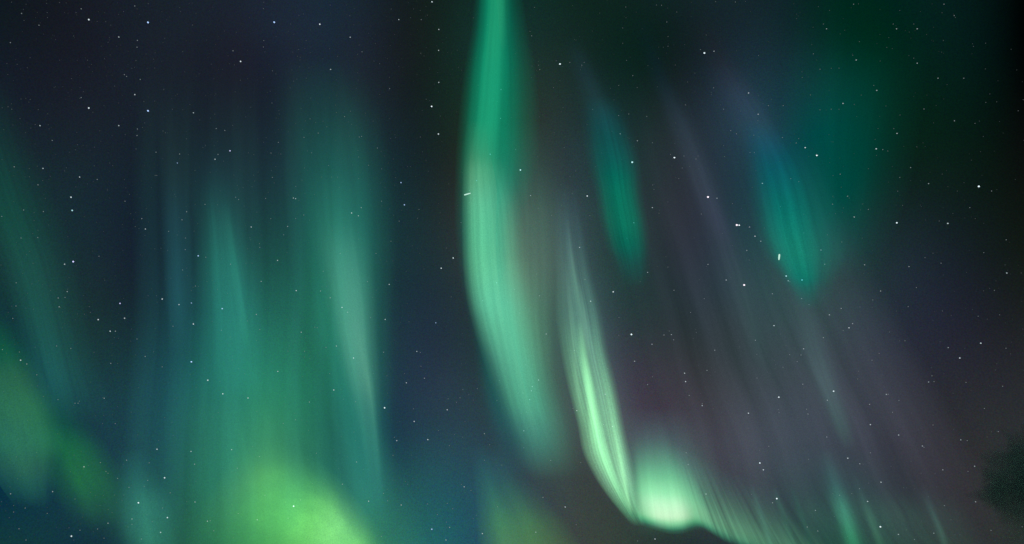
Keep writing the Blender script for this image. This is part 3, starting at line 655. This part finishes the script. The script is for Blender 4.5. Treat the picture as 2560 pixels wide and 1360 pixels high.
# (x, y): (label, short way of pointing at it)
LANDMARK = {
 (370,56): ('bright blue star near the top edge, left quarter of the sky', 'blue star highest in the left quarter'),
 (370,277): ('bright blue star straight below its twin in the dark upper left sky', 'lower twin of the blue stars upper left'),
 (685,55): ('bright blue star near the top edge, midway from the left corner to the tall curtain', 'blue star highest in the left half'),
 (601,153): ('white star standing lower left of the blue star nearest the tall curtain at the top', 'white star high in the left half'),
 (222,270): ('white star level with the lower blue twin and left of it', 'white star left of the lower blue twin'),
 (178,493): ('upper of a close vertical pair of white stars near the left edge', 'vertical pair near the left edge'),
 (183,654): ('violet white star beside a fainter one, above the left faint curtain', 'violet star on the left faint curtain'),
 (575,377): ('violet star alone above the left hazy curtain', 'violet star above the left hazy curtain'),
 (495,640): ('blue star on the left border of the hazy curtain', 'blue star left of the hazy curtain'),
 (300,758): ('violet star in the dark gap between faint left curtain and hazy curtain', 'violet star in the left dark gap'),
 (478,904): ('brightest blue star of the lower left, on the border of the green glow', 'bright blue star on the glow border'),
 (346,1257): ('white star over the dim teal smudge near the bottom left', 'white star over the bottom teal smudge'),
 (734,1265): ('white star shining through the yellow green blaze', 'white star in the yellow green blaze'),
 (961,1019): ('white star just right of the pale streak, in the dark gap', 'white star by the pale streak foot'),
 (1079,1323): ('blue star near the bottom edge below the dark central gap', 'blue star at the bottom centre'),
 (799,60): ('white star high above the broad teal curtain', 'white star above the teal curtain'),
 (1079,266): ('white spiky star in the black gap left of the tall curtain', 'spiky star left of the tall curtain'),
 (1096,335): ('white star just below the spiky star left of the tall curtain', 'star below the spiky star'),
 (1011,512): ('lower of two blue stars in the gap left of the tall curtain', 'lower blue star of the central gap'),
 (1133,645): ('white star touching the left border of the tall curtain', 'star touching the tall curtain border'),
 (1301,425): ('white star on the right border of the tall curtain', 'star right of the tall curtain'),
 (1400,160): ('brightest star high up, first right of the tall curtain', 'bright star high right of tall curtain'),
 (1761,132): ('bright white star near the top in the right half', 'bright star high in the right half'),
 (1580,405): ('bright white star at the right border of the small teal patch', 'bright star beside the small teal patch'),
 (1686,394): ('white star right of the small teal patch, level with the bright one touching it', 'star right of the small teal patch'),
 (1770,492): ('pinkish white star, the uppermost of three very bright ones in a slanting row', 'upper star of the slanting three'),
 (1842,562): ('pinkish white star, the middle of three very bright ones in a slanting row', 'middle star of the slanting three'),
 (1860,712): ('pinkish white star, the lowest of three very bright ones in a slanting row', 'lowest star of the slanting three'),
 (2042,388): ('white star on the right side of the top of the teal streak', 'star right of the teal streak top'),
 (2447,466): ('bright smeared star alone in the black sky at the right', 'smeared star in the black right sky'),
 (2242,557): ('white star in the dark sky right of the teal streak', 'star right of the teal streak'),
 (1578,836): ('bright white star alone right of the rayed curtain', 'bright star right of the rayed curtain'),
 (1942,1246): ('white star above the dim green rays right of the pale fold', 'star above the dim bottom rays'),
 (1947,993): ('white star, left one of a level pair in the lower right sky', 'left star of the lower right pair'),
 (2084,978): ('white star, right one of a level pair in the lower right sky', 'right star of the lower right pair'),
 (2201,1317): ('white star at the bottom right, beside the thin pale green ray', 'star beside the thin green ray'),
}
TINT_WORD = {'w': 'white', 'b': 'blue', 'v': 'violet', 'p': 'pinkish', 'c': 'cyan'}
ORD = ['nearest', 'second nearest', 'third nearest', 'fourth nearest', 'fifth nearest', 'sixth nearest', 'seventh nearest', 'eighth nearest', 'ninth nearest', 'tenth nearest', 'eleventh nearest', 'twelfth nearest', 'thirteenth nearest', 'fourteenth nearest', 'fifteenth nearest']


def star_material():
    m = bpy.data.materials.new('starlight')
    m.use_nodes = True
    t = m.node_tree
    t.nodes.clear()
    n = N(t)
    info = n.add('ShaderNodeObjectInfo')
    e = n.add('ShaderNodeEmission')
    m.cycles.emission_sampling = 'NONE'
    t.links.new(info.outputs['Color'], e.inputs['Color'])
    t.links.new(info.outputs['Alpha'], e.inputs['Strength'])
    o = n.add('ShaderNodeOutputMaterial')
    t.links.new(e.outputs[0], o.inputs['Surface'])
    return m


def ico(sub=1):
    import bmesh
    bm = bmesh.new()
    bmesh.ops.create_icosphere(bm, subdivisions=sub, radius=1.0)
    v = np.array([x.co[:] for x in bm.verts])
    f = [tuple(y.index for y in x.verts) for x in bm.faces]
    bm.free()
    return v, f


STAR_R = 8200.0


def build_stars():
    stars = []
    for tok in STAR_DATA.split():
        p = tok.split(',')
        x, y, s = float(p[0]), float(p[1]), float(p[2])
        if any(abs(x - q[0]) + abs(y - q[1]) < 3 for q in stars):
            continue
        stars.append((x, y, s, p[3] if len(p) > 3 else 'w'))
    stars.sort(key=lambda q: -q[2])
    mat = star_material()
    iv, ifc = ico(2)
    rng = random.Random(5)

    def look(s):
        return 0.52 + 0.38 * s, min(1.25, 0.05 * s + 0.16 * s * s + 0.02 * s ** 3)        # radius in photograph pixels, strength
    keep, rest = stars[:296], stars[296:]
    lm = []
    for (lx, ly), (lab, short) in LANDMARK.items():
        i = min(range(len(keep)), key=lambda k: abs(keep[k][0] - lx) + abs(keep[k][1] - ly))
        lm.append((i, keep[i][0], keep[i][1], lab, short))
    lmi = {q[0]: q for q in lm}
    near = {}
    for i, (x, y, s, c) in enumerate(keep):
        if i in lmi:
            continue
        q = min(lm, key=lambda L: math.hypot(L[1] - x, L[2] - y))
        dx, dy = x - q[1], y - q[2]
        oc = int(round(math.atan2(dy, dx) / (math.pi / 4))) % 8
        where = ['right of', 'lower right of', 'below', 'lower left of', 'left of', 'upper left of', 'above', 'upper right of'][oc]
        near.setdefault((q[0], where), []).append((math.hypot(dx, dy), i, q[4]))
    labels = {i: q[3] for i, q in lmi.items()}
    for (li, where), arr in near.items():
        arr.sort()
        for k, (_, i, short) in enumerate(arr):
            s = keep[i][2]
            size = 'bright' if s >= 1.8 else 'small' if s >= 1.3 else 'tiny'
            o = ORD[k] if len(arr) > 1 else ''
            short = short if len(short.split()) <= 7 or not o or len(where.split()) < 3 else short.replace(' the ', ' ')
            labels[i] = f"{size} {TINT_WORD[keep[i][3]]} star {o}{' ' if o else ''}{where} the {short}"
    proto = None
    for i, (x, y, s, c) in enumerate(keep):
        r, st = look(s)
        d = ray_dir(x, y)
        rad = r / FPX * STAR_R
        if proto is None:
            o = proto = mesh_obj('star', iv, ifc, mat, origin=np.zeros(3))
        else:
            o = proto.copy()
            COL.objects.link(o)
        o.location = CAM + d * STAR_R
        st_x = 1.0 + (.3 if s > 1.2 else .12) * rng.uniform(.6, 1)
        o.scale = (rad * st_x, rad, rad * (1.0 + rng.uniform(-.1, .2)))
        o.rotation_euler = (PITCH, (.75 if x < 1280 else .2) + rng.uniform(-.1, .1), 0)
        tc = TINT[c] if rng.random() < .6 or c != 'w' else (.74, .9, .95)
        o.color = (*tc, st)
        tag(o, labels[i], 'star', 'stars scattered over the night sky')
    # the fainter ones, beyond the 296 that show largest
    for _ in range(4200):
        x, y = rng.uniform(-160, 2720), rng.uniform(-160, 1520)
        if rng.random() > (1.0 if x < 1250 else .55):
            continue
        rest.append((x, y, rng.choice([.06, .1, .1, .16, .25, .35, .44]), 'w'))
    vs_, fs, cols = [], [], []
    v0, f0 = ico(1)
    for x, y, s, c in rest:
        r, st = look(s)
        if s < .45:
            r, st = 0.7, 0.02 + .2 * s
        b = len(vs_)
        d = ray_dir(x, y)
        p = CAM + d * STAR_R * 1.02
        for q in v0:
            vs_.append(p + q * r / FPX * STAR_R)
        fs += [tuple(a + b for a in f) for f in f0]
        k = np.array(TINT[c]) * st
        cols += [(*k, 1)] * len(v0)
    m = bpy.data.materials.new('faint_starlight')
    m.use_nodes = True
    t = m.node_tree
    t.nodes.clear()
    n = N(t)
    m.cycles.emission_sampling = 'NONE'
    at = n.add('ShaderNodeAttribute', attribute_name='magnitude')
    e = n.add('ShaderNodeEmission')
    t.links.new(at.outputs['Color'], e.inputs['Color'])
    out = n.add('ShaderNodeOutputMaterial')
    t.links.new(e.outputs[0], out.inputs['Surface'])
    o = mesh_obj('faint_stars', vs_, fs, m)
    a = o.data.attributes.new('magnitude', 'FLOAT_COLOR', 'POINT')
    a.data.foreach_set('color', np.array(cols, np.float32).ravel())
    tag(o, 'countless faint pinpoint stars dusted over the whole night sky', 'stars', kind='stuff')


def build_meteors():
    m = bpy.data.materials.new('meteor_light')
    m.use_nodes = True
    t = m.node_tree
    t.nodes.clear()
    n = N(t)
    tc = n.add('ShaderNodeTexCoord')
    nz = n.noise(tc.outputs['Object'], 0.05, 2.0)
    e = n.add('ShaderNodeEmission')
    n.put(e.inputs['Color'], (.62, 1.0, .84, 1))
    n.put(e.inputs['Strength'], n.math('MULTIPLY_ADD', nz, .5, .62))
    o = n.add('ShaderNodeOutputMaterial')
    t.links.new(e.outputs[0], o.inputs['Surface'])
    for (x0, y0), (x1, y1), wd, lab in (((1160.5, 487.5), (1176.5, 482.8), 1.5, 'short pale green meteor dash lying slantwise on the tall bright curtain'),
                                    ((1948.6, 635.5), (1947.2, 649.6), 1.9, 'short upright white meteor dash on the left side of the teal streak')):
        R = 420.0
        a, b = CAM + ray_dir(x0, y0) * R, CAM + ray_dir(x1, y1) * (R + 1.5)
        ax = (b - a) / np.linalg.norm(b - a)
        s1 = np.cross(ax, (0, 0, 1.0)); s1 /= np.linalg.norm(s1)
        s2 = np.cross(ax, s1)
        r = wd / FPX * R
        prof = [(-.04, .0), (0, .5), (.06, .85), (.2, 1), (.55, 1), (.8, .9), (.95, .7), (1.0, .45), (1.03, 0)]
        vs_, fs = [], []
        for p, q in prof:
            for k in range(12):
                an = math.tau * k / 12
                vs_.append(a + (b - a) * p + (s1 * math.cos(an) + s2 * math.sin(an)) * r * max(q, .02))
        for j in range(len(prof) - 1):
            for k in range(12):
                fs.append((j * 12 + k, j * 12 + (k + 1) % 12, j * 12 + 12 + (k + 1) % 12, j * 12 + 12 + k))
        fs.append(tuple(range(11, -1, -1)))
        fs.append(tuple(range((len(prof) - 1) * 12, len(prof) * 12)))
        tag(mesh_obj('meteor', vs_, fs, m), lab, 'meteor', 'meteors crossing the sky')


# ---------------------------------------------------------------- the dark cloud bank at the lower right
def build_cloud():
    import bmesh
    from mathutils import Vector, noise as mn
    D = 260.0
    puffs = [(2640,1225,110),(2535,1206,34),(2560,1172,36),(2592,1140,44),(2508,1226,30),(2474,1192,12),(2490,1182,16),(2474,1222,14),(2520,1168,15),(2552,1146,18),(2575,1118,16),(2462,1208,8),(2510,1188,18),(2700,1170,100),(2580,1250,60),(2650,1310,90)]
    d0 = ray_dir(2600, 1210)
    c0 = CAM + d0 * D
    bm = bmesh.new()
    for k, (x, y, r) in enumerate(puffs):
        p = CAM + ray_dir(x, y) * (D + 8 * math.sin(k * 2.1))
        rr = r / FPX * D
        b2 = bmesh.new()
        bmesh.ops.create_icosphere(b2, subdivisions=4, radius=rr)
        for v in b2.verts:
            v.co += Vector(p)
            nz = mn.fractal(v.co * 0.34, 0.7, 2.0, 4)
            v.co += v.normal * nz * rr * 0.55
        me = bpy.data.meshes.new('t')
        b2.to_mesh(me); b2.free()
        bm.from_mesh(me)
        bpy.data.meshes.remove(me)
    me = bpy.data.meshes.new('cloud')
    bm.to_mesh(me); bm.free()
    o = bpy.data.objects.new('cloud', me)
    COL.objects.link(o)
    for v in me.vertices:
        v.co -= Vector(c0)
    o.location = c0
    rm = o.modifiers.new('one_skin', 'REMESH')
    rm.mode = 'VOXEL'
    rm.voxel_size = 0.6
    dg = bpy.context.evaluated_depsgraph_get()
    me2 = bpy.data.meshes.new_from_object(o.evaluated_get(dg))
    o.modifiers.clear()
    o.data = me2
    bpy.data.meshes.remove(me)
    m = bpy.data.materials.new('dark_cloud')
    m.use_nodes = True
    t = m.node_tree
    t.nodes.clear()
    n = N(t)
    pv = n.add('ShaderNodeVolumePrincipled')
    pv.inputs['Color'].default_value = (.88, .86, .87, 1)
    pv.inputs['Anisotropy'].default_value = 0.2
    pos = n.add('ShaderNodeTexCoord').outputs['Object']
    f = n.noise(pos, 0.10, 4.0, 0.6)
    z = n.add('ShaderNodeSeparateXYZ')
    n.put(z.inputs[0], pos)
    low = n.add('ShaderNodeMapRange', interpolation_type='SMOOTHSTEP')     # thins out toward its underside
    n.put(low.inputs['Value'], z.outputs[2])
    low.inputs['From Min'].default_value, low.inputs['From Max'].default_value = -16.0, 1.0
    low.inputs['To Min'].default_value, low.inputs['To Max'].default_value = 0.12, 1.0
    den = n.math('MULTIPLY', n.math('MULTIPLY', n.math('MAXIMUM', n.math('SUBTRACT', f, 0.16), 0.0), low.outputs[0]), 0.22)
    n.put(pv.inputs['Density'], den)
    out = n.add('ShaderNodeOutputMaterial')
    t.links.new(pv.outputs[0], out.inputs['Volume'])
    me2.materials.clear()
    me2.materials.append(m)
    tag(o, 'lumpy dark cloud at the lower right edge, below the dim violet sky', 'cloud')


build_ground()
build_sky()
build_stars()
build_aurora()
build_meteors()
build_cloud()
